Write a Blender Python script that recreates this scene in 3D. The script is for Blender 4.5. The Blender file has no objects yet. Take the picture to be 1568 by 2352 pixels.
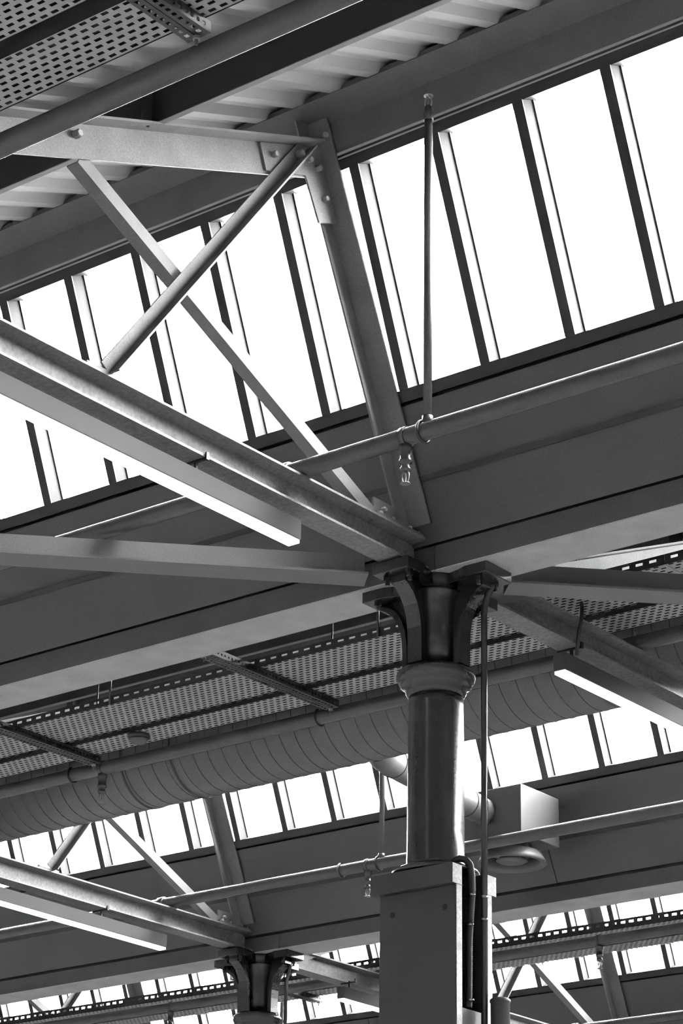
import bpy, math, random
from mathutils import Vector, Matrix
random.seed(7)
scene = bpy.context.scene
COL = scene.collection

# ---------------------------------------------------------------- camera
YAW, PITCH, ROLL = math.radians(-38.587), math.radians(22.955), math.radians(0.996)
CAM = Vector((5.8232, -7.9483, 1.65))
_f = Vector((math.sin(YAW) * math.cos(PITCH), math.cos(YAW) * math.cos(PITCH), math.sin(PITCH)))
_r = Vector((math.cos(YAW), -math.sin(YAW), 0))
_u = _r.cross(_f)
right = _r * math.cos(ROLL) + _u * math.sin(ROLL)
up = -_r * math.sin(ROLL) + _u * math.cos(ROLL)
cd = bpy.data.cameras.new('camera')
cam = bpy.data.objects.new('camera', cd)
COL.objects.link(cam)
cd.sensor_fit = 'VERTICAL'
cd.sensor_height = 36.0
cd.lens = 5726.5 / 2352 * 36.0
cd.clip_start, cd.clip_end = 0.05, 300
m = Matrix((right, up, -_f)).transposed().to_4x4()
m.translation = CAM
cam.matrix_world = m
scene.camera = cam

# ---------------------------------------------------------------- sky, exposure
SKY = 85.0
world = bpy.data.worlds.new('overcast_sky')
scene.world = world
world.use_nodes = True
world.node_tree.nodes['Background'].inputs[0].default_value = (1, 1, 1, 1)
world.node_tree.nodes['Background'].inputs[1].default_value = SKY
vs = scene.view_settings
vs.view_transform = 'Standard'
vs.look = 'None'
vs.exposure = 0.15
vs.gamma = 1.0
vs.use_curve_mapping = False
LAMP = 5.0
scene.cycles.max_bounces = 8
scene.cycles.diffuse_bounces = 4
scene.cycles.adaptive_threshold = 0.03
scene.cycles.transparent_max_bounces = 16
scene.cycles.use_denoising = True
scene.cycles.sample_clamp_indirect = 6.0

# ---------------------------------------------------------------- dimensions
A = 5.15            # truss spacing along X
B = 4.98            # sawtooth spacing along Y
XL, XR = -26.0, 16.0
AY, AZ = -0.675, 6.563                       # reference point on the toe of the truss post
SD = Vector((0, 0.4205026, -0.90729133))     # down the glazing
ND = Vector((0, 0.90729133, 0.4205026))      # outward through the glazing

def gp(x, s, off, k=0):
    """point in the glazing frame: s up the slope, off outward"""
    p = Vector((x, AY + k * B, AZ)) - SD * s + ND * off
    return p
def zraf(y):  # top of rafter, bay of valley 0
    return 7.2 + 0.414 * (y + 0.905)

# ---------------------------------------------------------------- materials
def mat(name, v, rough=0.6, metal=0.0, spec=0.5, mott=0.12, scale=6.0, fine=0.0, fscale=120.0, bump=0.0, bscale=90.0):
    M = bpy.data.materials.new(name)
    M.use_nodes = True
    nt = M.node_tree
    b = nt.nodes['Principled BSDF']
    b.inputs['Roughness'].default_value = rough
    b.inputs['Metallic'].default_value = metal
    b.inputs['Specular IOR Level'].default_value = spec
    tc = nt.nodes.new('ShaderNodeTexCoord')
    n = nt.nodes.new('ShaderNodeTexNoise')
    n.inputs['Scale'].default_value = scale
    n.inputs['Detail'].default_value = 5
    nt.links.new(tc.outputs['Object'], n.inputs['Vector'])
    r = nt.nodes.new('ShaderNodeMapRange')
    r.inputs['From Min'].default_value = 0.3
    r.inputs['From Max'].default_value = 0.7
    r.inputs['To Min'].default_value = v * (1 - mott)
    r.inputs['To Max'].default_value = min(1, v * (1 + mott))
    nt.links.new(n.outputs['Fac'], r.inputs['Value'])
    out = r.outputs['Result']
    if fine > 0:
        n2 = nt.nodes.new('ShaderNodeTexNoise')
        n2.inputs['Scale'].default_value = fscale
        n2.inputs['Detail'].default_value = 2
        nt.links.new(tc.outputs['Object'], n2.inputs['Vector'])
        r2 = nt.nodes.new('ShaderNodeMapRange')
        r2.inputs['From Min'].default_value = 0.3
        r2.inputs['From Max'].default_value = 0.7
        r2.inputs['To Min'].default_value = 1 - fine
        r2.inputs['To Max'].default_value = 1 + fine
        nt.links.new(n2.outputs['Fac'], r2.inputs['Value'])
        mu = nt.nodes.new('ShaderNodeMath')
        mu.operation = 'MULTIPLY'
        mu.use_clamp = True
        nt.links.new(out, mu.inputs[0])
        nt.links.new(r2.outputs['Result'], mu.inputs[1])
        out = mu.outputs[0]
    cmb = nt.nodes.new('ShaderNodeCombineColor')
    for i in range(3):
        nt.links.new(out, cmb.inputs[i])
    nt.links.new(cmb.outputs[0], b.inputs['Base Color'])
    if bump > 0:
        n3 = nt.nodes.new('ShaderNodeTexNoise')
        n3.inputs['Scale'].default_value = bscale
        n3.inputs['Detail'].default_value = 4
        nt.links.new(tc.outputs['Object'], n3.inputs['Vector'])
        bp = nt.nodes.new('ShaderNodeBump')
        bp.inputs['Strength'].default_value = bump
        bp.inputs['Distance'].default_value = 0.004
        nt.links.new(n3.outputs['Fac'], bp.inputs['Height'])
        nt.links.new(bp.outputs['Normal'], b.inputs['Normal'])
    return M

MT = dict(
    steel=mat('truss_paint', 0.20, 0.65, spec=0.2, fine=0.25, fscale=300, bump=0.25, bscale=60),
    chord=mat('chord_paint', 0.25, 0.6, spec=0.25, fine=0.2, fscale=60, bump=0.6, bscale=45),
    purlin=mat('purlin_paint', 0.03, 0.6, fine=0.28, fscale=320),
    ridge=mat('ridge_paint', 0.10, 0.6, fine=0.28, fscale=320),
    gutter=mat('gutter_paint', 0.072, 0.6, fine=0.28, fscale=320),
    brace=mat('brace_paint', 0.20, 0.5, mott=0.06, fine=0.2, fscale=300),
    soffit=mat('lit_soffit_paint', 0.78, 0.6, fine=0.28, fscale=320),  # paler than the gutter: floor bounce put into the colour
    bardark=mat('dark_bar_and_face_shade', 0.012, 0.5, fine=0.1),  # dark header and sill; on mullion fronts it paints their shade
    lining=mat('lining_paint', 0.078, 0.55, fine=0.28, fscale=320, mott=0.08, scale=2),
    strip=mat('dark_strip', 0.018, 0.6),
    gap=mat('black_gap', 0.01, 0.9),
    roof=mat('roof_sheet_paint', 0.42, 0.45, mott=0.08, scale=3, fine=0.05),
    mullion=mat('mullion_aluminium', 0.045, 0.8, spec=0.08, mott=0.06, fine=0.06),
    gasket=mat('gasket_rubber', 0.02, 0.6),
    trim=mat('white_trim', 0.6, 0.4),
    column=mat('column_gloss_paint', 0.02, 0.24, fine=0.12, bump=0.12, bscale=40),
    casing=mat('casing_paint', 0.028, 0.55, mott=0.06, fine=0.28, fscale=320),
    edge=mat('board_edge', 0.35, 0.7, mott=0.2, scale=15, fine=0.2, bump=0.5),
    darkpipe=mat('dark_gloss_pipe', 0.025, 0.18),
    pipe=mat('pipe_gloss_paint', 0.07, 0.25, fine=0.08),
    chrome=mat('chrome', 0.6, 0.2, metal=1.0),
    duct=mat('galvanised_duct', 0.16, 0.5, metal=0.3, mott=0.1, scale=8, fine=0.28, fscale=320),
    seam=mat('duct_seam', 0.06, 0.5, metal=0.3),
    tray=mat('tray_galvanised', 0.6, 0.55, mott=0.12, scale=12),
    rail=mat('tray_side_black', 0.02, 0.5),
    strut=mat('strut_black', 0.02, 0.45),
    cable=mat('cable_black', 0.02, 0.5),
    lampbody=mat('lamp_body', 0.08, 0.8, spec=0.08, mott=0.04),
    plenum=mat('plenum_sheet', 0.10, 0.5, mott=0.08),
    floor=mat('concrete_floor', 0.32, 0.7, mott=0.15, scale=1.5),
    darkwall=mat('bounce_cutting_wall', 0.08, 0.9, mott=0.3),  # dark finish chosen to swallow bounced light behind the camera
    wall=mat('wall_plaster', 0.08, 0.8),
    brass=mat('sprinkler_brass', 0.5, 0.3, metal=0.9),
    bolt=mat('bolt_paint', 0.40, 0.45),
)
def glass():
    M = bpy.data.materials.new('window_glass')
    M.use_nodes = True
    nt = M.node_tree
    nt.nodes.remove(nt.nodes['Principled BSDF'])
    o = nt.nodes['Material Output']
    t = nt.nodes.new('ShaderNodeBsdfTransparent')
    g = nt.nodes.new('ShaderNodeBsdfGlossy')
    g.inputs['Roughness'].default_value = 0.05
    tc = nt.nodes.new('ShaderNodeTexCoord')
    n = nt.nodes.new('ShaderNodeTexNoise')
    n.inputs['Scale'].default_value = 5
    n.inputs['Detail'].default_value = 6
    nt.links.new(tc.outputs['Object'], n.inputs['Vector'])
    r = nt.nodes.new('ShaderNodeMapRange')
    r.inputs['From Min'].default_value = 0.35
    r.inputs['From Max'].default_value = 0.75
    r.inputs['To Min'].default_value = 0.97
    r.inputs['To Max'].default_value = 0.90
    nt.links.new(n.outputs['Fac'], r.inputs['Value'])
    nt.links.new(r.outputs['Result'], t.inputs['Color'])
    mx = nt.nodes.new('ShaderNodeMixShader')
    mx.inputs[0].default_value = 0.04
    nt.links.new(t.outputs[0], mx.inputs[1])
    nt.links.new(g.outputs[0], mx.inputs[2])
    nt.links.new(mx.outputs[0], o.inputs['Surface'])
    return M
MT['glass'] = glass()
def emit(name, s):
    M = bpy.data.materials.new(name)
    M.use_nodes = True
    b = M.node_tree.nodes['Principled BSDF']
    b.inputs['Base Color'].default_value = (0.9, 0.9, 0.9, 1)
    b.inputs['Emission Color'].default_value = (1, 1, 1, 1)
    b.inputs['Emission Strength'].default_value = s
    return M
MT['led'] = emit('led_diffuser', LAMP)
def clear_bulb():
    M = bpy.data.materials.new('sprinkler_bulb')
    M.use_nodes = True
    b = M.node_tree.nodes['Principled BSDF']
    b.inputs['Base Color'].default_value = (0.9, 0.9, 0.9, 1)
    b.inputs['Roughness'].default_value = 0.05
    b.inputs['Transmission Weight'].default_value = 0.7
    return M
MT['bulb'] = clear_bulb()

# ---------------------------------------------------------------- mesh helpers
class MB:
    def __init__(self):
        self.v, self.f, self.s = [], [], []
    def add(self, vs, fs, smooth=False):
        o = len(self.v)
        self.v += [tuple(p) for p in vs]
        self.f += [tuple(i + o for i in q) for q in fs]
        self.s += [smooth] * len(fs)
        return self
    def box(self, x0, x1, y0, y1, z0, z1):
        vs = [(x, y, z) for x in (x0, x1) for y in (y0, y1) for z in (z0, z1)]
        fs = [(0, 1, 3, 2), (4, 6, 7, 5), (0, 4, 5, 1), (2, 3, 7, 6), (0, 2, 6, 4), (1, 5, 7, 3)]
        return self.add(vs, fs)
    def extx(self, prof, x0, x1):
        n = len(prof)
        vs = [(x0, y, z) for y, z in prof] + [(x1, y, z) for y, z in prof]
        fs = [(i, (i + 1) % n, n + (i + 1) % n, n + i) for i in range(n)]
        fs += [tuple(range(n))[::-1], tuple(range(n, 2 * n))]
        return self.add(vs, fs)
    def exty(self, prof, y0, y1):
        n = len(prof)
        vs = [(x, y0, z) for x, z in prof] + [(x, y1, z) for x, z in prof]
        fs = [(i, (i + 1) % n, n + (i + 1) % n, n + i) for i in range(n)]
        fs += [tuple(range(n))[::-1], tuple(range(n, 2 * n))]
        return self.add(vs, fs)
    def sweep(self, p0, p1, prof, u):
        p0, p1, u = Vector(p0), Vector(p1), Vector(u)
        d = (p1 - p0).normalized()
        u = (u - d * u.dot(d)).normalized()
        w = d.cross(u)
        n = len(prof)
        vs = [p0 + u * a + w * b for a, b in prof] + [p1 + u * a + w * b for a, b in prof]
        fs = [(i, (i + 1) % n, n + (i + 1) % n, n + i) for i in range(n)]
        fs += [tuple(range(n))[::-1], tuple(range(n, 2 * n))]
        return self.add(vs, fs)
    def tube(self, pts, r, n=12, caps=True):
        pts = [Vector(p) for p in pts]
        rs = r if isinstance(r, (list, tuple)) else [r] * len(pts)
        vs, fs = [], []
        ref = None
        for i, p in enumerate(pts):
            d = (pts[min(i + 1, len(pts) - 1)] - pts[max(i - 1, 0)]).normalized()
            if ref is None:
                ref = Vector((0, 0, 1)) if abs(d.z) < 0.9 else Vector((1, 0, 0))
            ref = (ref - d * ref.dot(d)).normalized()
            w = d.cross(ref)
            for j in range(n):
                a = 2 * math.pi * j / n
                vs.append(p + (ref * math.cos(a) + w * math.sin(a)) * rs[i])
        for i in range(len(pts) - 1):
            for j in range(n):
                fs.append((i * n + j, i * n + (j + 1) % n, (i + 1) * n + (j + 1) % n, (i + 1) * n + j))
        self.add(vs, fs, True)
        if caps:
            o = len(self.v) - len(vs)
            self.f += [tuple(o + j for j in range(n))[::-1], tuple(o + (len(pts) - 1) * n + j for j in range(n))]
            self.s += [False, False]
        return self
    def lathe(self, c, prof, n=32, axis=(0, 0, 1), smooth=True):
        c, ax = Vector(c), Vector(axis).normalized()
        ref = Vector((1, 0, 0)) if abs(ax.x) < 0.9 else Vector((0, 1, 0))
        ref = (ref - ax * ref.dot(ax)).normalized()
        w = ax.cross(ref)
        vs, fs = [], []
        for r, h in prof:
            for j in range(n):
                a = 2 * math.pi * j / n
                vs.append(c + ax * h + (ref * math.cos(a) + w * math.sin(a)) * r)
        for i in range(len(prof) - 1):
            for j in range(n):
                fs.append((i * n + j, i * n + (j + 1) % n, (i + 1) * n + (j + 1) % n, (i + 1) * n + j))
        self.add(vs, fs, smooth)
        o = len(self.v) - len(vs)
        self.f += [tuple(o + j for j in range(n))[::-1], tuple(o + (len(prof) - 1) * n + j for j in range(n))]
        self.s += [False, False]
        return self
    def bolt(self, c, axis, r=0.016, h=0.012, n=6):
        return self.lathe(c, [(r, 0), (r, h * 0.8), (r * 0.8, h)], n, axis, False)
    def mesh(self, name, ma):
        me = bpy.data.meshes.new(name)
        me.from_pydata(self.v, [], self.f)
        me.polygons.foreach_set('use_smooth', self.s)
        me.materials.append(MT[ma])
        me.update()
        return me
    def build(self, name, ma, parent=None, bevel=0.0):
        o = bpy.data.objects.new(name, self.mesh(name, ma))
        COL.objects.link(o)
        o.parent = parent
        if bevel:
            b = o.modifiers.new('bevel', 'BEVEL')
            b.width = bevel
            b.segments = 2
            b.limit_method = 'ANGLE'
        return o

def fix_normals(o):
    import bmesh
    bm = bmesh.new()
    bm.from_mesh(o.data)
    bmesh.ops.recalc_face_normals(bm, faces=bm.faces)
    bm.to_mesh(o.data)
    bm.free()

def tag(o, label=None, cat=None, group=None, kind=None):
    if label: o['label'] = label
    if cat: o['category'] = cat
    if group: o['group'] = group
    if kind: o['kind'] = kind
    return o
def empty(name, loc=(0, 0, 0)):
    o = bpy.data.objects.new(name, None)
    COL.objects.link(o)
    o.location = loc
    o.empty_display_size = 0.1
    return o
def inst(me, name, parent, loc=(0, 0, 0)):
    o = bpy.data.objects.new(name, me)
    COL.objects.link(o)
    o.parent = parent
    o.location = loc
    return o
def copy_tree(o, parent=None):
    c = o.copy()
    COL.objects.link(c)
    c.parent = parent
    for ch in list(o.children):
        copy_tree(ch, c)
    return c
def L_sec(a, b, t):   # legs along +u (a) and +w (b)
    return [(0, 0), (a, 0), (a, t), (t, t), (t, b), (0, b)]
def rect(u0, u1, w0, w1):
    return [(u0, w0), (u1, w0), (u1, w1), (u0, w1)]

KS = [-1, 0, 1, 2, 3]
# ================================================================ the setting
tag(MB().box(XL, XR, -10.2, 15.4, -0.1, 0).build('floor', 'floor'), kind='structure')
tag(MB().box(XL - .2, XL, -10.2, 15.4, 0, 8.2).build('wall_left', 'wall'), kind='structure')
tag(MB().box(XR, XR + .2, -10.2, 15.4, 0, 8.2).build('wall_right', 'wall'), kind='structure')
tag(MB().box(XL, XR, -10.4, -10.2, 0, 8.2).build('wall_near', 'darkwall'), kind='structure')  # unseen wall set close and dark to cut bounce on camera-facing faces
tag(MB().box(XL, XR, 15.2, 15.4, 0, 5.6).build('wall_far', 'wall'), kind='structure')

# corrugated roof sheets, ribs down the slope
PIT, RH = 0.2, 0.036
def sheet_mesh():
    mb = MB()
    prof = []
    for i in range(5):
        x = i * PIT
        prof += [(x, 0), (x + 0.055, 0), (x + 0.085, RH), (x + 0.170, RH)]
    prof.append((5 * PIT, 0))
    d0, d1 = -4.90, -0.80
    n = Vector((0, -math.sin(math.atan(0.414)), math.cos(math.atan(0.414))))
    vs, fs = [], []
    for layer in (0, 0.006):
        for y in (d0, d1):
            for x, h in prof:
                vs.append(Vector((x, y, zraf(y) + 0.178)) + n * (h + layer))
    c = len(prof)
    for i in range(c - 1):
        fs.append((i, c + i, c + i + 1, i + 1))
        fs.append((2 * c + i, 2 * c + i + 1, 3 * c + i + 1, 3 * c + i))
        fs.append((i, i + 1, 2 * c + i + 1, 2 * c + i))
        fs.append((c + i, 3 * c + i, 3 * c + i + 1, c + i + 1))
    return mb.add(vs, fs).mesh('roof_sheet', 'roof')
ceil = tag(empty('ceiling'), kind='structure')
SM = sheet_mesh()
for k in KS:
    for i in range(int(XR - XL)):
        inst(SM, 'roof_sheet', ceil, (XL + i, k * B, 0))

# ridge beams with header, valley linings, gutters
for k in KS:
    b1, b2 = gp(0, .612, .085), gp(0, .748, .10)
    b6 = gp(0, .612, .22)
    prof = [(b1.y, b1.z), (b2.y, b2.z), (-1.03, 7.322), (-1.03, 7.345), (-.86, 7.53), (-.62, 7.50), (b6.y, b6.z)]
    prof = [(y + k * B, z) for y, z in prof]
    rb = MB().extx(prof, XL, XR).build('trim_%d' % (k + 3), 'ridge')
    tag(rb, kind='structure')
    fix_normals(rb)

MUL = {0: (0.116, .4160, -14, 12, 0.034), 1: (-5.035, .4195, -12, 13, 0.03), 2: (-5.08, .4195, -22, 6, 0.03)}
def mullion_mesh(lean):
    mb = MB()
    vs, fs = [], []
    for s, dx in ((-.43, 0), (.54, lean)):
        for x, o in ((0, .085), (.046, .085), (.046, .160), (0, .160)):
            vs.append(gp(x + dx, s, o))
    fs = [(0, 1, 5, 4), (1, 2, 6, 5), (2, 3, 7, 6), (3, 0, 4, 7), (3, 2, 1, 0), (4, 5, 6, 7)]
    me = mb.add(vs, fs).mesh('mullion', 'mullion')
    g = MB()
    for (x0, x1, o0, o1) in ((-.008, .054, .1605, .168), (-.004, .050, .186, .196)):
        vs = []
        for s, dx in ((-.43, 0), (.54, lean)):
            for x, o in ((x0, o0), (x1, o0), (x1, o1), (x0, o1)):
                vs.append(gp(x + dx, s, o))
        g.add(vs, fs)
    b = MB()
    vs = []
    for s, dx in ((-.43, 0), (.54, lean)):
        for x, o in ((-.002, .168), (.048, .168), (.048, .186), (-.002, .186)):
            vs.append(gp(x + dx, s, o))
    b.add(vs, fs)
    c = MB()  # thin dark strip, shade of the mullion's front face as colour
    vs = []
    for s, dx in ((-.43, 0), (.54, lean)):
        for x, o in ((-.001, .081), (.047, .081), (.047, .087), (-.001, .087)):
            vs.append(gp(x + dx, s, o))
    c.add(vs, fs)
    return me, g.mesh('gasket', 'gasket'), b.mesh('glazing_bead', 'trim'), c.mesh('front_shade_strip', 'bardark')
def sbar(s0, s1, o0, o1, x0, x1):
    q = [gp(0, s0, o0), gp(0, s1, o0), gp(0, s1, o1), gp(0, s0, o1)]
    return MB().extx([(p.y, p.z) for p in q], x0, x1)
for k in KS:
    w = tag(empty('window_%d' % (k + 3), (0, k * B, 0)), kind='structure')
    o = sbar(.537, .606, .0855, .21, XL, XR).build('header', 'bardark', w); fix_normals(o)
    o = sbar(.600, .610, .0850, .10, XL, XR).build('header_trim', 'trim', w); fix_normals(o)
    o = sbar(.583, .590, .0845, .09, XL, XR).build('header_bead', 'trim', w); fix_normals(o)
    o = sbar(-.482, -.43, .0855, .21, XL, XR).build('sill', 'bardark', w); fix_normals(o)
    if k in MUL:
        x0, sp, i0, i1, lean = MUL[k]
        me, gk, bd, cp = mullion_mesh(lean)
        pn = MB()
        q = [gp(.05, -.43, .180), gp(sp - .002, -.43, .180), gp(sp - .002 + lean, .54, .180), gp(.05 + lean, .54, .180)]
        q2 = [p + ND * .005 for p in q]
        pm = pn.add(q + q2, [(0, 1, 2, 3), (7, 6, 5, 4), (0, 4, 5, 1), (1, 5, 6, 2), (2, 6, 7, 3), (3, 7, 4, 0)]).mesh('pane', 'glass')
        for i in range(i0, i1 + 1):
            mo = inst(me, 'mullion', w, (x0 + i * sp, 0, 0))
            inst(gk, 'gasket', mo)
            inst(bd, 'glazing_bead', mo)
            inst(cp, 'front_shade_strip', mo)
            if i < i1:
                inst(pm, 'pane', w, (x0 + i * sp, 0, 0))
        ends = [(XL, x0 + i0 * sp), (x0 + i1 * sp + .05, XR)]
    else:
        ends = [(XL, XR)]
    for a, b in ends:
        o = sbar(-.43, .54, .180, .185, a, b).build('pane', 'glass', w); fix_normals(o)

# lining boards below the windows
for k in KS:
    w = tag(empty('wall_valley_%d' % (k + 3), (0, k * B, 0)), kind='structure')
    x = XL
    xs = []
    while x < XR - .01:
        xs.append(x)
        x += A / 2
    off = (0.17 if k == 0 else 0.30) - (A / 2) * 0
    for j, x in enumerate(xs):
        xa = x + 0.215
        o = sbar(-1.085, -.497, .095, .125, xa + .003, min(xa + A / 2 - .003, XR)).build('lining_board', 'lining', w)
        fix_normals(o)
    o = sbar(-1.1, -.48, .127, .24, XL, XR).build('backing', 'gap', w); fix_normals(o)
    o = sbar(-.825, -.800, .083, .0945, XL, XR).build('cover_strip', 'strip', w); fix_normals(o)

# ================================================================ valley gutters
GL = {0: 'large grey box gutter resting on the head of the nearer iron column',
      1: 'box gutter behind the round air diffuser, carried by the smaller distant column',
      2: 'farthest box gutter low at the bottom right behind the lattice truss'}
for k in KS:
    prof = [(-.12, 5.505), (.12, 5.505), (.12, 5.735), (.08, 5.735), (.08, 5.56), (-.07, 5.56), (-.07, 5.63), (-.12, 5.612)]
    g = empty('valley_gutter' if k in GL else 'trim_%d' % (k + 20), (0, k * B, 5.505))
    for x0, x1 in ((XL, -A * 2 + .4), (-A * 2 + .4, -A + .28 - .003), (-A + .28, .08), (.083, A), (A, XR)):
        o = MB().extx([(y, z - 5.505) for y, z in prof], x0, x1).build('gutter_length', 'gutter', g); fix_normals(o)
        MB().box(x0 + .001, x1 - .001, -.119, .119, -.006, -.0003).build('lit_soffit', 'soffit', o)  # pale sheet painting the floor's bounced light on the gutter underside
    if k >= 1:
        o = MB().extx([(-.1235, .098), (-.1205, .098), (-.1205, .112), (-.1235, .112)], XL, XR).build('shadow_joint', 'gap', g); fix_normals(o)
    MB().tube([(XL, .121, -.001), (XR, .121, -.001)], .006, 8).build('lit_edge_lip', 'trim', g)  # lip coloured white for the window light along the edge
    if k in GL:
        tag(g, GL[k], 'gutter', 'valley gutters')
    else:
        tag(g, kind='structure')

# ================================================================ purlins
PL = {(0, 0): 'dark roof purlin crossing the top left, between ridge beam and sprinkler main',
      (0, 1): 'dark roof purlin hidden above the perforated tray in the top left corner',
      (1, 0): 'grey roof purlin glimpsed between the big gutter and the cable trays',
      (1, 1): 'grey roof purlin just behind the far edge of the big gutter'}
for (k, j), lab in PL.items():
    y = (-1.93, -2.95)[j]
    zb = zraf(y)
    p = [(y - .012, zb), (y + .008, zb), (y + .008, zb + .012), (y - .002, zb + .012), (y - .002, zb + .178), (y - .012, zb + .174)]
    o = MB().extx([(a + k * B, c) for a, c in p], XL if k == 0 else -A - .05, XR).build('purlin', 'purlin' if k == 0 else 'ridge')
    fix_normals(o)
    b = MB().extx([(a + k * B, c) for a, c in [(y - .010, zb - .004), (y + .014, zb - .004), (y + .014, zb - .0005), (y - .010, zb - .0005)]], XL if k == 0 else -A - .05, XR).build('lit_flange_strip', 'trim', o)  # pale strip: window light on the purlin's underside put into colour
    fix_normals(b)
    tag(o, lab, 'purlin', 'roof purlins')

# ================================================================ roof trusses
def make_truss():
    t = empty('roof_truss')
    # bottom chord, rolled I section
    x0, x1, z0, z1, tf = -.07, .05, 5.512, 5.649, .010
    I = [(x0, z0), (x1, z0), (x1, z0 + tf), (-.024, z0 + tf + .006), (-.024, z1 - tf - .006), (x1, z1 - tf), (x1, z1), (x0, z1), (x0, z1 - tf), (-.034, z1 - tf - .006), (-.034, z0 + tf + .006), (x0, z0 + tf)]
    o = MB().exty(I, -B + .125, -.125).build('bottom_chord', 'chord', t); fix_normals(o)
    ch = o
    # rafter angle
    ya, yb = -B + .10, -.93
    o = MB().sweep((.012, ya, zraf(ya)), (.012, yb, zraf(yb)), L_sec(.088, .148, .010), (1, 0, 0)).build('rafter', 'steel', t); fix_normals(o)
    raf = o
    b = MB().bolt((.022, -2.311, 6.558), (1, 0, 0), .017, .03).build('bolt', 'bolt', raf)
    # post (angle) along the glazing
    LN = lambda a, b, t: [(0, 0), (a, 0), (a, -t), (t, -t), (t, -b), (0, -b)]
    o = MB().sweep(gp(-.010, -1.0, .084), gp(-.010, .79, .084), LN(.114, .084, .010), (1, 0, 0)).build('post', 'steel', t); fix_normals(o)
    post = o
    # diagonals
    d = Vector((0, 1.12, 1.475)).normalized()
    w = d.cross(Vector((1, 0, 0)))
    p0, p1 = Vector((.034, -2.09, 5.665)) + w * .022, Vector((.034, -.985, 7.15)) + w * .022
    o = MB().sweep(p0, p1, LN(.058, .058, .008), (1, 0, 0)).build('diagonal_brace', 'steel', t); fix_normals(o)
    o['label'] = 'angle brace leaning up to the truss apex'
    MB().bolt(Vector((.044, -1.038, 7.081)), (1, 0, 0), .018, .03).build('bolt', 'bolt', o)
    d = Vector((0, 1.80, -.83)).normalized()
    w = d.cross(Vector((1, 0, 0)))
    p0, p1 = Vector((.010, -2.262, 6.49)) + w * .03, Vector((.010, -.44, 5.66)) + w * .03
    o = MB().sweep(p0, p1, [(0, 0), (-.058, 0), (-.058, -.008), (-.008, -.008), (-.008, -.058), (0, -.058)], (1, 0, 0)).build('diagonal_brace', 'steel', t); fix_normals(o)
    o['label'] = 'angle brace running from the rafter down to the column'
    # apex gusset
    pts = [(-1.268, 7.035), (-1.224, 6.923), (-1.147, 6.952), (-.969, 7.02), (-.872, 6.836), (-.756, 6.885), (-.872, 7.200)]
    vs = [(.022, y, z) for y, z in pts] + [(.032, y, z) for y, z in pts]
    n = len(pts)
    g = MB().add(vs, [(i, (i + 1) % n, n + (i + 1) % n, n + i) for i in range(n)] + [tuple(range(n))[::-1], tuple(range(n, 2 * n))]).build('gusset_plate', 'steel', t)
    fix_normals(g)
    for y, z in ((-1.183, 7.015), (-.895, 7.085), (-.845, 6.96), (-.955, 7.098)):
        MB().bolt((.032, y, z), (1, 0, 0), .014, .022).build('bolt', 'bolt', g)
    q = gp(.085, .70, .074)
    MB().bolt(q, tuple(-ND), .013, .015).build('bolt', 'bolt', post)
    # foot plate on the chord below the post
    f = MB().box(-.065, .045, -.47, -.10, 5.650, 5.662).build('foot_plate', 'steel', t)
    g = MB().box(.0, .010, -.45, -.30, 5.662, 5.74).build('foot_gusset', 'steel', t)
    for y in (-.42, -.34, -.22, -.15):
        MB().bolt((.025, y, 5.662), (0, 0, 1), .012, .018).build('bolt', 'bolt', f)
    MB().bolt((.010, -.39, 5.70), (1, 0, 0), .012, .02).build('bolt', 'bolt', g)
    f = MB().box(-.02, .048, -2.20, -2.02, 5.650, 5.660).build('foot_plate', 'steel', t)
    MB().bolt((.02, -2.17, 5.66), (0, 0, 1), .010, .015).build('bolt', 'bolt', f)
    # purlin cleats
    for y in (-1.958, -2.978, -3.978):
        z = zraf(y)
        c = MB().box(-.03, .075, y - .010, y, z + .005, z + .14).build('purlin_cleat', 'purlin', t)
        c2 = MB().box(.065, .075, y - .06, y - .010, z - .02, z + .12).build('cleat_web', 'purlin', c)
    return t
TL = {(0, 0): 'big pale steel roof truss running from upper left down to the nearer column',
      (0, 1): 'roof truss whose chord leaves the nearer column towards the lower right',
      (-1, 1): 'lattice roof truss at lower left ending on the smaller distant column',
      (-1, 2): 'far lattice roof truss at the bottom right beyond the column casing',
      (-2, 2): 'tiny far lattice roof truss at the bottom left corner'}
t0 = make_truss()
first = True
for (i, k), lab in TL.items():
    t = t0 if first else copy_tree(t0)
    first = False
    t.location = (i * A - (.07 if k == 2 else 0), k * B, 0)
    tag(t, lab, 'truss', 'sawtooth roof trusses')

# horizontal diagonal wind braces through the head of the nearer column
d = Vector((1, 1, 0)).normalized()
for sgn, r0, r1, lab in ((-1, .30, 6.55, 'flat steel wind brace running left from the nearer column head'),
                         (1, .30, 6.55, 'flat steel wind brace running right from the nearer column head')):
    p0, p1 = d * r0 * sgn, d * r1 * sgn
    if sgn < 0: p0, p1 = p1, p0
    # vertical leg towards the far side, flange towards the viewer side
    nrm = Vector((1, -1, 0)).normalized()
    z = 5.487
    mb = MB().sweep(p0 + Vector((0, 0, z)), p1 + Vector((0, 0, z)), [(-.055, 0), (.092, 0), (.092, -.010), (-.045, -.010), (-.045, -.140), (-.055, -.140)], nrm)
    o = empty('wind_brace', (0, 0, 0))
    b = mb.build('brace_angle', 'brace', o)
    fix_normals(b)
    tag(o, lab, 'brace', 'plan wind braces')

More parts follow.
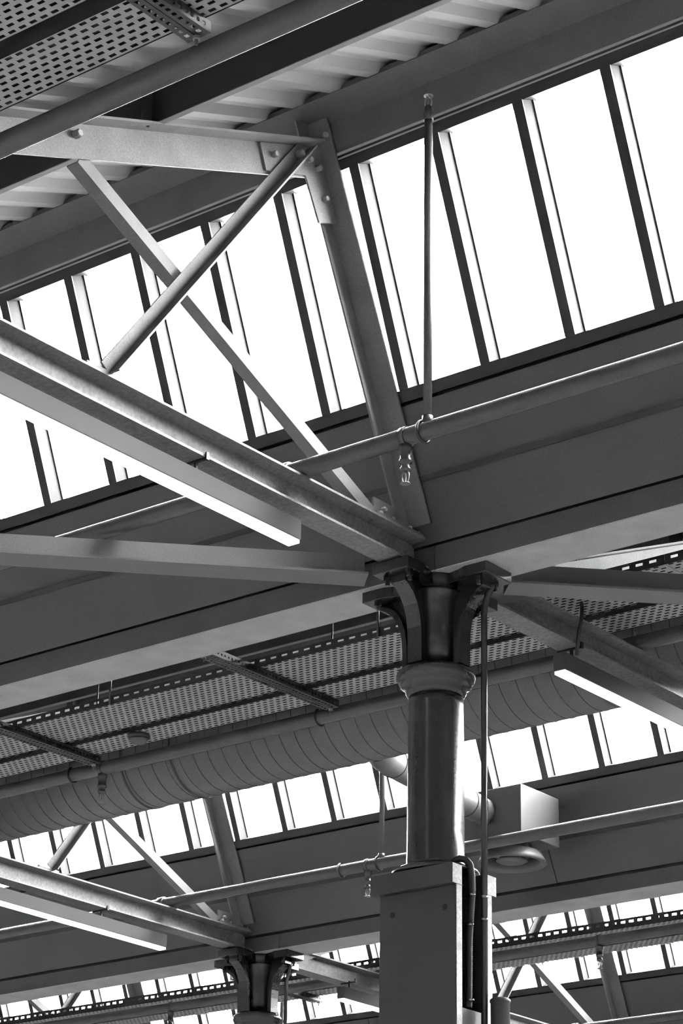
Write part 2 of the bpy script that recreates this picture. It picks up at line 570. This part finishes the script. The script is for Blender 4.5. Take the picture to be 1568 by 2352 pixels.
# ================================================================ iron columns
def make_column():
    c = empty('cast_iron_column')
    prof = [(.150, 4.225), (.175, 4.230), (.178, 4.240), (.160, 4.250), (.128, 4.258), (.119, 4.275), (.117, 4.40), (.1145, 4.95), (.114, 4.985)]
    MB().lathe((0, 0, 0), prof, 48).build('shaft', 'column', c)
    prof = [(.113, 4.985), (.122, 4.995), (.128, 5.005), (.130, 5.02), (.142, 5.03), (.150, 5.036), (.150, 5.046), (.158, 5.052), (.1655, 5.066), (.1655, 5.080), (.158, 5.094), (.148, 5.100), (.120, 5.112), (.10, 5.118)]
    MB().lathe((0, 0, 0), prof, 48).build('collar_ring', 'column', c)
    prof = [(.098, 5.10), (.098, 5.25), (.102, 5.33), (.112, 5.39), (.128, 5.425), (.132, 5.432), (.120, 5.436), (.120, 5.47), (.135, 5.497)]
    MB().lathe((0, 0, 0), prof, 32).build('neck', 'column', c)
    # four curved brackets
    outer = [(.145, 5.105), (.146, 5.20), (.149, 5.255), (.158, 5.305), (.176, 5.350), (.203, 5.388), (.238, 5.415), (.262, 5.425), (.262, 5.455)]
    for a in range(4):
        ca, sa = math.cos(a * math.pi / 2), math.sin(a * math.pi / 2)
        def P(r, tt, z): return (r * ca - tt * sa, r * sa + tt * ca, z)
        mb = MB()
        T = .021
        ring = [(.06, 5.105)] + outer + [(.06, 5.455)]
        n = len(ring)
        mb.add([P(r, -T * .55, z) for r, z in ring] + [P(r, T * .55, z) for r, z in ring],
               [(i, (i + 1) % n, n + (i + 1) % n, n + i) for i in range(n)] + [tuple(range(n))[::-1], tuple(range(n, 2 * n))])
        # rim flange along the curved edge
        rim = outer
        W, D = .036, .020
        vs, fs = [], []
        for i, (r, z) in enumerate(rim):
            q0, q1 = rim[max(i - 1, 0)], rim[min(i + 1, len(rim) - 1)]
            dx, dz = q1[0] - q0[0], q1[1] - q0[1]
            l = math.hypot(dx, dz)
            nx, nz = dz / l, -dx / l
            if i == len(rim) - 1: nx, nz = 1, 0
            vs += [P(r + nx * .004, -W, z + nz * .004), P(r + nx * .004, W, z + nz * .004), P(r - nx * D, W, z - nz * D), P(r - nx * D, -W, z - nz * D)]
        for i in range(len(rim) - 1):
            for j in range(4):
                fs.append((i * 4 + j, i * 4 + (j + 1) % 4, (i + 1) * 4 + (j + 1) % 4, (i + 1) * 4 + j))
        fs += [(3, 2, 1, 0), tuple((len(rim) - 1) * 4 + j for j in range(4))]
        mb.add(vs, fs)
        o = mb.build('bracket', 'column', c); fix_normals(o)
        mb = MB()
        r0, r1, Wp = .10, .325, .092
        poly = [(r0, -.06), (.17, -.075), (.21, -Wp), (r1, -Wp), (r1, Wp), (.21, Wp), (.17, .075), (r0, .06)]
        n = 8
        mb.add([P(r, tt, 5.452) for r, tt in poly] + [P(r, tt, 5.5035) for r, tt in poly],
               [(i, (i + 1) % n, n + (i + 1) % n, n + i) for i in range(n)] + [tuple(range(n))[::-1], tuple(range(n, 2 * n))])
        o = mb.build('shelf_plate', 'column', c, bevel=.004); fix_normals(o)
        for tt in (-.058, .058):
            MB().lathe(P(.262, tt, 5.4515), [(.017, 0), (.017, -.016), (.010, -.018), (.010, -.034)], 8, (0, 0, 1), False).build('bolt', 'column', o)
    return c
c0 = make_column()
tag(c0, 'large dark glossy cast iron column with curved brackets in the middle', 'column', 'cast iron columns')
c1 = copy_tree(c0)
c1.location = (-A, B, 0)
tag(c1, 'smaller distant cast iron column at the bottom edge left of the casing', 'column', 'cast iron columns')

def make_casing():
    c = empty('column_casing')
    for y0, y1, nm in ((-.140, -.100, 'front_board'), (.064, .104, 'back_board')):
        b = MB().box(-.175, .2, y0, y1, 0, 4.14).build(nm, 'casing', c, bevel=.002)
        MB().box(.2005, .2035, y0 + .002, y1 - .002, 0, 4.14).build('board_edge', 'edge', b)
        f0, f1 = (y0 - .026, y1) if y0 < 0 else (y0, y1 + .032)
        s = MB().box(-.205, .2, f0, f1, 4.140, 4.223).build('cap_strip', 'casing', c, bevel=.003)
        MB().box(.2005, .2035, f0 + .002, f1 - .002, 4.142, 4.221).build('strip_edge', 'edge', s)
        if y0 < 0:
            for x, z in ((-.11, 4.056), (.147, 4.054)):
                MB().lathe((x, y0 - .0008, z), [(.0125, 0), (.0125, .003)], 20, (0, 1, 0), False).build('bolt_hole', 'gap', b)
    MB().box(-.175, -.145, -.098, .062, 0, 4.22).build('web_board', 'gap', c)  # web coloured black for the shade inside the open casing
    MB().box(-.12, .10, -.095, .059, 4.19, 4.224).build('bearing_block', 'gap', c)
    MB().box(-.145, .195, -.099, .063, 3.58, 3.66).build('infill_block', 'casing', c)
    return c
cs0 = make_casing()
tag(cs0, 'tall dark boarded casing open on its right side under the big column', 'casing', 'column casings')
cs1 = copy_tree(cs0)
cs1.location = (-A, B, 0)
tag(cs1, 'boarded casing under the smaller distant column', 'casing', 'column casings')

# conduit and pipes beside the nearer column
o = MB().tube([(.262, .045, 5.45), (.258, .04, 5.43), (.245, .03, 5.40), (.236, .025, 5.36), (.232, .022, 5.31), (.228, .02, 4.6), (.222, .02, 3.60)], .0135, 14).build('drop_pipe', 'darkpipe')
tag(o, 'thin glossy vertical pipe running down the right of the big column', 'pipe')
dp = o
for z in (4.11, 4.02):
    MB().lathe((.2235, .02, z), [(.0165, 0), (.0165, .010)], 14).build('pipe_clip', 'chrome', dp)
o = MB().lathe((.280, .045, 0), [(.038, 0), (.038, 3.690), (.041, 3.692), (.041, 3.702), (.034, 3.708)], 24).build('sleeve_pipe', 'casing')
tag(o, 'wide capped grey pipe stub at the bottom edge beside the casing', 'pipe')
cnd = empty('flexible_conduit', (.17, 0, 4.2))
pth = []
base = [(.115, -.03, 4.268), (.14, -.028, 4.275), (.165, -.022, 4.268), (.182, -.015, 4.245), (.188, -.012, 4.20), (.188, -.010, 4.14), (.180, -.010, 4.05), (.172, -.010, 3.95), (.168, -.01, 3.67)]
for i in range(len(base) - 1):
    n = max(2, int((Vector(base[i + 1]) - Vector(base[i])).length / .004))
    for j in range(n):
        p = Vector(base[i]).lerp(Vector(base[i + 1]), j / n)
        pth.append(p - Vector((.17, 0, 4.2)))
MB().tube(pth, [.0125 if q % 2 else .0150 for q in range(len(pth))], 12).build('ribbed_hose', 'cable', cnd)
for z in (4.12, 4.00, 3.70):
    MB().lathe((.172 + (.012 if z > 4.1 else .004) - .17, -.010, z - 4.2), [(.017, 0), (.017, .008)], 12).build('cable_tie', 'chrome', cnd)
tag(cnd, 'black ribbed flexible conduit hanging inside the open column casing', 'conduit')
# the same pair at the distant column
o = MB().tube([(-A + .262, B + .045, 5.45), (-A + .25, B + .035, 5.41), (-A + .232, B + .022, 5.31), (-A + .222, B + .02, 3.0)], .0135, 12).build('drop_pipe', 'darkpipe')
tag(o, 'thin vertical pipe running down beside the smaller distant column', 'pipe')

# ================================================================ linear lights
def make_light(length):
    l = empty('linear_light')
    # origin at the end next to the column, running to -Y
    MB().box(-.035, .03, -length, 0, 5.378, 5.462).build('lamp_body', 'lampbody', l, bevel=.003)
    MB().box(-.030, .025, -length + .004, -.004, 5.364, 5.378).build('led_diffuser', 'led', l)
    y = -.60
    while y > -length:
        b = MB().box(-.006, .006, y - .006, y + .006, 5.462, 5.520).build('hanger', 'strut', l)
        MB().box(-.075, .058, y - .006, y + .006, 5.502, 5.5115).build('clamp_bar', 'strut', b)
        MB().box(.052, .060, y - .008, y + .008, 5.500, 5.530).build('clamp_hook', 'strut', b)
        y -= 1.2
    return l
L0 = make_light(3.1)
L0.location = (0, -.94, 0)
tag(L0, 'long bright linear light under the truss left of the big column', 'light', 'linear lights under the trusses')
for (x, y, lab) in ((0, B - .94, 'linear light at the right edge, below the chord beyond the big column'),
                    (-A, B - .97, 'linear light at the lower left below the farther truss'),
                    (-A, 2 * B - .97, 'small far linear light just left of the column casing')):
    c = copy_tree(L0)
    c.location = (x, y, 0)
    tag(c, lab, 'light', 'linear lights under the trusses')
    if x == 0:
        c.location = (x, B - .94, 0)
# feed cable of the right-hand light
o = MB().tube([(.06, .99, 5.45), (.068, .985, 5.50), (.078, .985, 5.56), (.082, 1.0, 5.62), (.075, 1.02, 5.68), (.06, 1.04, 5.72)], .009, 10).build('feed_cable', 'cable')
tag(o, 'short black cable looping over the chord to the right linear light', 'cable')

# ================================================================ sprinkler pipes
def sprinkler(parent, x, y, z, updir=False):
    """drop nipple and head below (or on top of) a pipe whose axis is at y, z"""
    s = -1 if not updir else 1
    h = empty('sprinkler_head', (x, y, z))
    h.parent = parent
    st = empty
    mb = MB()
    if not updir:
        mb.lathe((0, 0, 0), [(.0425, -.012), (.0425, .012)], 20, (1, 0, 0))
        mb.lathe((0, 0, 0), [(.026, -.03), (.026, -.055), (.022, -.058), (.022, -.095), (.026, -.097), (.026, -.108), (.018, -.110), (.018, -.130), (.022, -.132), (.022, -.140), (.012, -.143)], 16)
        mb.build('drop_nipple', 'pipe', h)
        z0, z1 = -.143, -.195
    else:
        z0, z1 = 0, .052
    fr = MB()
    for sx in (-1, 1):
        fr.tube([(sx * .010, 0, z0), (sx * .017, 0, z0 + (z1 - z0) * .3), (sx * .015, 0, z0 + (z1 - z0) * .7), (sx * .004, 0, z1)], .0032, 6)
    fr.lathe((0, 0, z1), [(.019, -.0015), (.021, .0), (.019, .0015)], 14)
    fr.build('frame', 'brass', h)
    MB().lathe((0, 0, min(z0, z1) + .006), [(.002, 0), (.004, .008), (.004, .03), (.002, .04)], 10).build('glass_bulb', 'bulb', h)
    return h
def clip(parent, x, y, z, r=.038, rod=None):
    mb = MB()
    pts = []
    for i in range(17):
        a = math.radians(-250 + i * 320 / 16)
        pts.append((x, y + (r + .005) * math.cos(a), z + (r + .005) * math.sin(a)))
    mb.tube(pts, .006, 8)
    if rod:
        mb.tube([(x, y, z + r), (x, y, z + rod)], .005, 8)
    return mb.build('pipe_clip', 'strut', parent)
SPL = {0: 'sprinkler pipe crossing below the nearest window row', 1: 'sprinkler pipe passing in front of the box plenum and round diffuser', 2: 'far sprinkler pipe at the bottom right corner'}
RP = .037
for k in (0, 1, 2):
    y, z = -.93, 5.690
    z = 5.650 + RP + .002
    p = empty('sprinkler_pipe', (0, k * B + y, z))
    MB().tube([(XL + 1, 0, 0), (XR - 1, 0, 0)], RP, 20).build('main_pipe', 'pipe', p)
    # joint near the truss chord
    for i in ((0,) if k == 0 else (-1,) if k == 1 else (-1, -2)):
        xx = i * A
        MB().lathe((xx - .09, 0, 0), [(RP, 0), (.046, .004), (.046, .05), (RP, .054)], 20, (1, 0, 0)).build('coupling', 'pipe', p)
    vx = {0: .64, 1: -3.385, 2: -8.3}[k]
    v = MB().tube([(vx, 0, RP * .6), (vx, 0, 1.405)], .0175, 14).build('riser', 'pipe', p)
    MB().lathe((vx, 0, 1.39), [(.0205, 0), (.0205, .035), (.017, .04), (.014, .065), (.011, .07)], 14).build('riser_cap', 'pipe', v)
    sprinkler(v, vx, 0, 1.455, True)
    MB().lathe((vx, 0, .03), [(.0225, 0), (.0225, .03)], 14).build('riser_socket', 'pipe', v)
    clip(p, vx - .02, 0, 0)
    sprinkler(p, vx - .105, 0, 0)
    if k == 1:
        clip(p, -3.70, 0, 0)
    tag(p, SPL[k], 'pipe', 'sprinkler pipes by the windows')
TPL = {0: 'dark sprinkler main crossing the top left corner beside the perforated tray', 1: 'sprinkler main running just above the spiral duct beside the trays', 2: 'far sprinkler main with a hanging sprinkler near the slotted tray edge'}
for k in (0, 1, 2):
    p = empty('sprinkler_main', (0, k * B - 3.40, 5.650 + .040))
    MB().tube([(XL + 1, 0, 0), (XR - 1, 0, 0)], .038, 20).build('main_pipe', 'pipe', p)
    if k == 1:
        sprinkler(p, -3.43, 0, 0)
        clip(p, -3.66, 0, 0)
        clip(p, -1.9, 0, 0)
    if k == 2:
        sprinkler(p, -3.40, 0, 0)
        sprinkler(p, -7.38, 0, 0)
    tag(p, TPL[k], 'pipe', 'sprinkler mains by the trays')

# ================================================================ perforated cable trays
def perf_mesh(name, y0, y1, x0, x1, z, pitch=.043, rowp=.026, hx=.025, hy=.012):
    """flat perforated strip, holes staggered row by row, local coordinates"""
    mb = MB()
    rows = max(1, int((y1 - y0) / rowp))
    rp = (y1 - y0) / rows
    cols = int((x1 - x0) / pitch)
    vs, fs = mb.v, mb.f
    for r in range(rows):
        ya, yd = y0 + r * rp, y0 + (r + 1) * rp
        yb, yc = (ya + yd) / 2 - hy / 2, (ya + yd) / 2 + hy / 2
        sh = pitch / 2 if r % 2 else 0
        xs = [x0]
        for c in range(cols):
            a = x0 + sh + c * pitch + (pitch - hx) / 2
            if a + hx < x1:
                xs += [a, a + hx]
        xs.append(x1)
        o = len(vs)
        for x in xs:
            for y in (ya, yb, yc, yd):
                vs.append((x, y, z))
        for i in range(len(xs) - 1):
            for j in range(3):
                if j == 1 and i % 2 == 1:
                    continue
                a = o + i * 4 + j
                fs.append((a, a + 1, a + 5, a + 4))
    mb.s = [False] * len(fs)
    return mb.mesh(name, 'tray')
def wall_mesh(name, x0, x1, y, z0, z1, t=.003, lo=.45, hi=.74):
    """slotted side wall of a tray"""
    mb = MB()
    xs = [x0]
    x = x0 + .03
    while x + .05 < x1:
        xs += [x, x + .038]
        x += .070
    xs.append(x1)
    za, zb = z0 + (z1 - z0) * lo, z0 + (z1 - z0) * hi
    for yy in (y, y + t):
        o = len(mb.v)
        for x in xs:
            for z in (z0, za, zb, z1):
                mb.v.append((x, yy, z))
        for i in range(len(xs) - 1):
            for j in range(3):
                if j == 1 and i % 2 == 1: continue
                a = o + i * 4 + j
                mb.f.append((a, a + 1, a + 5, a + 4))
                mb.s.append(False)
    return mb.mesh(name, 'rail')
ZT = 5.732
LEN = A
trays = [(-4.10, -3.765, 'wider'), (-3.70, -3.50, 'narrower')]
tm = []
for (ya, yb, wn) in trays:
    tm.append((perf_mesh('tray_bottom', ya, yb, 0, LEN - .002, ZT), wall_mesh('side_wall', 0, LEN - .002, ya - .003, ZT - .003, ZT + .045), wall_mesh('side_wall', 0, LEN - .002, yb, ZT - .002, ZT + .045),
               MB().box(0, LEN - .002, ya + .02, yb - .02, ZT + .012, ZT + .03).mesh('cable_mat', 'cable')))
FARW = wall_mesh('side_wall', 0, LEN - .002, trays[0][0] - .003, ZT - .003, ZT + .066, .003, .50, .72)
RNG = {0: (-1, 0), 1: (-2, -1, 0), 2: (-4, -3, -2, -1)}
BAY = {0: 'top left corner', 1: 'middle bay above the spiral duct', 2: 'far bay at the bottom of the picture'}
for k in (0, 1, 2):
    for j, (ya, yb, wn) in enumerate(trays):
        sh, dz = (.94, .09) if k == 2 else (0, 0)
        t = empty('cable_tray', (0, k * B + sh, dz))
        cb = empty('cable_run', (0, k * B + sh, 0))
        for i in RNG[k]:
            inst(tm[j][0], 'tray_bottom', t, (i * A + (.6 if k < 2 else 0), 0, 0))
            if k < 2:
                inst(tm[j][1], 'side_wall', t, (i * A + .6, 0, 0))
                inst(tm[j][2], 'side_wall', t, (i * A + .6, 0, 0))
            elif j == 0:
                inst(FARW, 'side_wall', t, (i * A, 0, 0))
        x0 = min(RNG[k]) * A
        x1 = (max(RNG[k]) + 1) * A
        n = 12 if j == 0 else 7
        cb.location.z = dz
        for q in range(n):
            yy = ya + .022 + (yb - ya - .044) * q / (n - 1)
            rr = random.uniform(.011, .0145)
            MB().tube([(x0 + .6 if k < 2 else x0, yy, ZT + .004 + rr), (x1 + (.55 if k < 2 else 0), yy, ZT + .004 + rr)], rr, 6).build('cable', 'cable', cb)
        tag(t, '%s perforated cable tray in the %s' % (wn, BAY[k]), 'cable tray', 'perforated cable trays')
        tag(cb, 'black cables lying in the %s tray, %s' % (wn, BAY[k]), 'cables', 'cables in the trays')

# slotted struts that carry the trays
def strut_mesh(y0, y1):
    mb = MB()
    w, h, t = .041, .036, .003
    # closed bottom + two punched sides
    ys = [y0]
    y = y0 + .02
    while y + .02 < y1:
        ys += [y, y + .013]
        y += .026
    ys.append(y1)
    def strip(pts, axis_fn):
        o = len(mb.v)
        for yy in ys:
            for q in pts:
                mb.v.append(axis_fn(q, yy))
        for i in range(len(ys) - 1):
            for j in range(3):
                if j == 1 and i % 2 == 1: continue
                a = o + i * 4 + j
                mb.f.append((a, a + 1, a + 5, a + 4))
                mb.s.append(False)
    for x in (0, t, w - t, w):
        strip((0, h * .3, h * .68, h), lambda q, yy, x=x: (x, yy, q))
    strip((0, w * .33, w * .66, w), lambda q, yy: (q, yy, 0))
    for x0, x1 in ((0, .010), (w - .010, w)):
        mb.box(x0, x1, y0, y1, h, h + .002)
    return mb.mesh('strut_channel', 'strut')
STM = strut_mesh(-4.52, -3.475)
STR = {0: [(1.66, 'slotted black strut crossing under the tray at the top edge')],
       1: [(-1.80, 'slotted black strut under the trays left of the big column'), (-3.46, 'slotted black strut under the trays at the left edge'), (.35, 'slotted black strut under the trays hidden right of the big column')],
       2: [(-6.62, 'short far strut under the slotted tray at the bottom right'), (-11.0, 'far strut under the slotted tray at bottom centre left'), (-12.6, 'far strut under the slotted tray at the bottom left corner')]}
for k in STR:
    for x, lab in STR[k]:
        if 'hidden' in lab: continue
        sh, dz = (.94, .09) if k == 2 else (0, 0)
        s = empty('slotted_strut', (x, k * B + sh, 5.690 + dz))
        for dx in (0, .044):
            inst(STM, 'strut_channel', s, (dx, 0, 0))
        for yy in (-4.47, -3.488):
            MB().tube([(.0425, yy, -.03), (.0425, yy, zraf(yy + sh) + .17 - 5.690 - dz)], .005, 8).build('hanger_rod', 'strut', s)
            MB().lathe((.0425, yy, -.012), [(.012, 0), (.012, .010)], 6, (0, 0, 1), False).build('nut', 'bolt', s)
        tag(s, lab, 'strut', 'slotted tray struts')
# thin hanger rods on the near edge of the wide tray
for x, lab in ((-.98, 'thin rod hanging from the gutter edge near the big column'), (-2.72, 'thin rod hanging down to the tray at centre left')):
    o = MB().tube([(x, B - 4.11, ZT - .005), (x, B - 4.11, zraf(-4.11) + .16)], .006, 8).build('hanger_rod', 'strut')
    tag(o, lab, 'rod', 'tray hanger rods')

# smoke detector under the narrow tray
sd = empty('smoke_detector', (-2.95, 1.345, ZT))
MB().lathe((0, 0, 0), [(.060, 0), (.062, -.012), (.056, -.022)], 28).build('base', 'strut', sd)
MB().lathe((0, 0, -.022), [(.050, 0), (.050, -.008), (.040, -.024), (.018, -.032), (.005, -.033)], 28).build('dome', 'plenum', sd)
tag(sd, 'round smoke detector under the tray above the spiral duct', 'detector')

# ================================================================ spiral duct and air terminal
DY, DZ, DR = 2.35, 5.975, .262
dct = empty('spiral_duct', (0, DY, DZ))
X0, X1 = -9.5, 5.0
MB().tube([(X0, 0, 0), (X1, 0, 0)], DR, 64).build('duct_body', 'duct', dct)
mb = MB()
pts = []
pitch = .105
turns = int((X1 - X0) / pitch)
for i in range(turns * 32):
    a = 2 * math.pi * i / 32
    pts.append((X0 + pitch * i / 32, DR * math.cos(a), DR * math.sin(a)))
mb.tube(pts, .0032, 4, False)
o = mb.build('spiral_seam', 'seam', dct)
for x in (-3.80, -3.42, .02):
    MB().lathe((x, 0, 0), [(DR, 0), (DR + .006, .002), (DR + .006, .012), (DR, .014)], 64, (1, 0, 0)).build('joint_ring', 'seam', dct)
tag(dct, 'large horizontal spiral-seamed air duct behind the big column', 'duct')
br = empty('branch_duct', (-2.4, 2.5, 5.9))
bp = [(-2.34, 2.606, 5.905), (-2.355, 2.68, 5.885), (-2.39, 2.78, 5.87), (-2.50, 3.15, 5.90), (-2.60, 3.55, 5.935), (-2.65, 3.80, 5.94), (-2.655, 3.98, 5.925), (-2.655, 4.12, 5.91)]
def smooth(P, n=5):
    P = [Vector(p) for p in P]
    out = []
    for i in range(len(P) - 1):
        a, b, c, d = P[max(i - 1, 0)], P[i], P[i + 1], P[min(i + 2, len(P) - 1)]
        for j in range(n):
            t = j / n
            out.append(.5 * ((2 * b) + (-a + c) * t + (2 * a - 5 * b + 4 * c - d) * t * t + (-a + 3 * b - 3 * c + d) * t ** 3))
    out.append(P[-1])
    return out
sp = [p - Vector((-2.4, 2.5, 5.9)) for p in smooth(bp)]
MB().tube(sp, .085, 28).build('branch_pipe', 'duct', br)
for i in (4, 12, 19, 24, 29, 32):
    d = (sp[i + 1] - sp[i - 1]).normalized()
    MB().lathe(sp[i], [(.085, -.004), (.089, -.003), (.089, .003), (.085, .004)], 28, tuple(d)).build('joint_ring', 'seam', br)
tag(br, 'thin branch duct curving from the spiral duct to the box plenum', 'duct')
pl = empty('air_diffuser', (-2.6, 4.34, 5.74))
px0, px1, py0, py1, pz0, pz1 = -.235, .215, -.215, .20, .0, .31
MB().box(px0, px1, py0, py1, pz0, pz1).build('plenum_box', 'plenum', pl, bevel=.004)
for sx in (-.225,):
    MB().box(sx, sx + .05, .20, .375, .06, .10).build('wall_bracket', 'strut', pl)
MB().lathe((0, 0, 0), [(.120, 0), (.120, -.05), (.125, -.055)], 40).build('neck', 'plenum', pl)
rg = [(.150, -.052), (.175, -.058), (.195, -.070), (.205, -.086), (.200, -.092), (.178, -.090), (.160, -.080), (.150, -.066)]
rg = [(.165, -.040), (.180, -.050), (.203, -.088), (.215, -.112), (.208, -.118), (.175, -.108), (.165, -.095), (.165, -.040)]
mb = MB()
n = 48
for r, h in rg:
    for j in range(n):
        a = 2 * math.pi * j / n
        mb.v.append((r * math.cos(a), r * math.sin(a), h))
for i in range(len(rg) - 1):
    for j in range(n):
        mb.f.append((i * n + j, i * n + (j + 1) % n, (i + 1) * n + (j + 1) % n, (i + 1) * n + j))
        mb.s.append(True)
mb.build('outer_ring', 'plenum', pl)
MB().lathe((0, 0, -.105), [(.010, 0), (.05, -.004), (.085, .004), (.10, .012), (.08, .03), (.05, .045), (.02, .05)], 40).build('centre_disc', 'plenum', pl)
MB().tube([(0, 0, -.06), (0, 0, 0)], .012, 10).build('centre_stem', 'strut', pl)
tag(pl, 'sheet metal box plenum with a round ceiling diffuser', 'air diffuser')
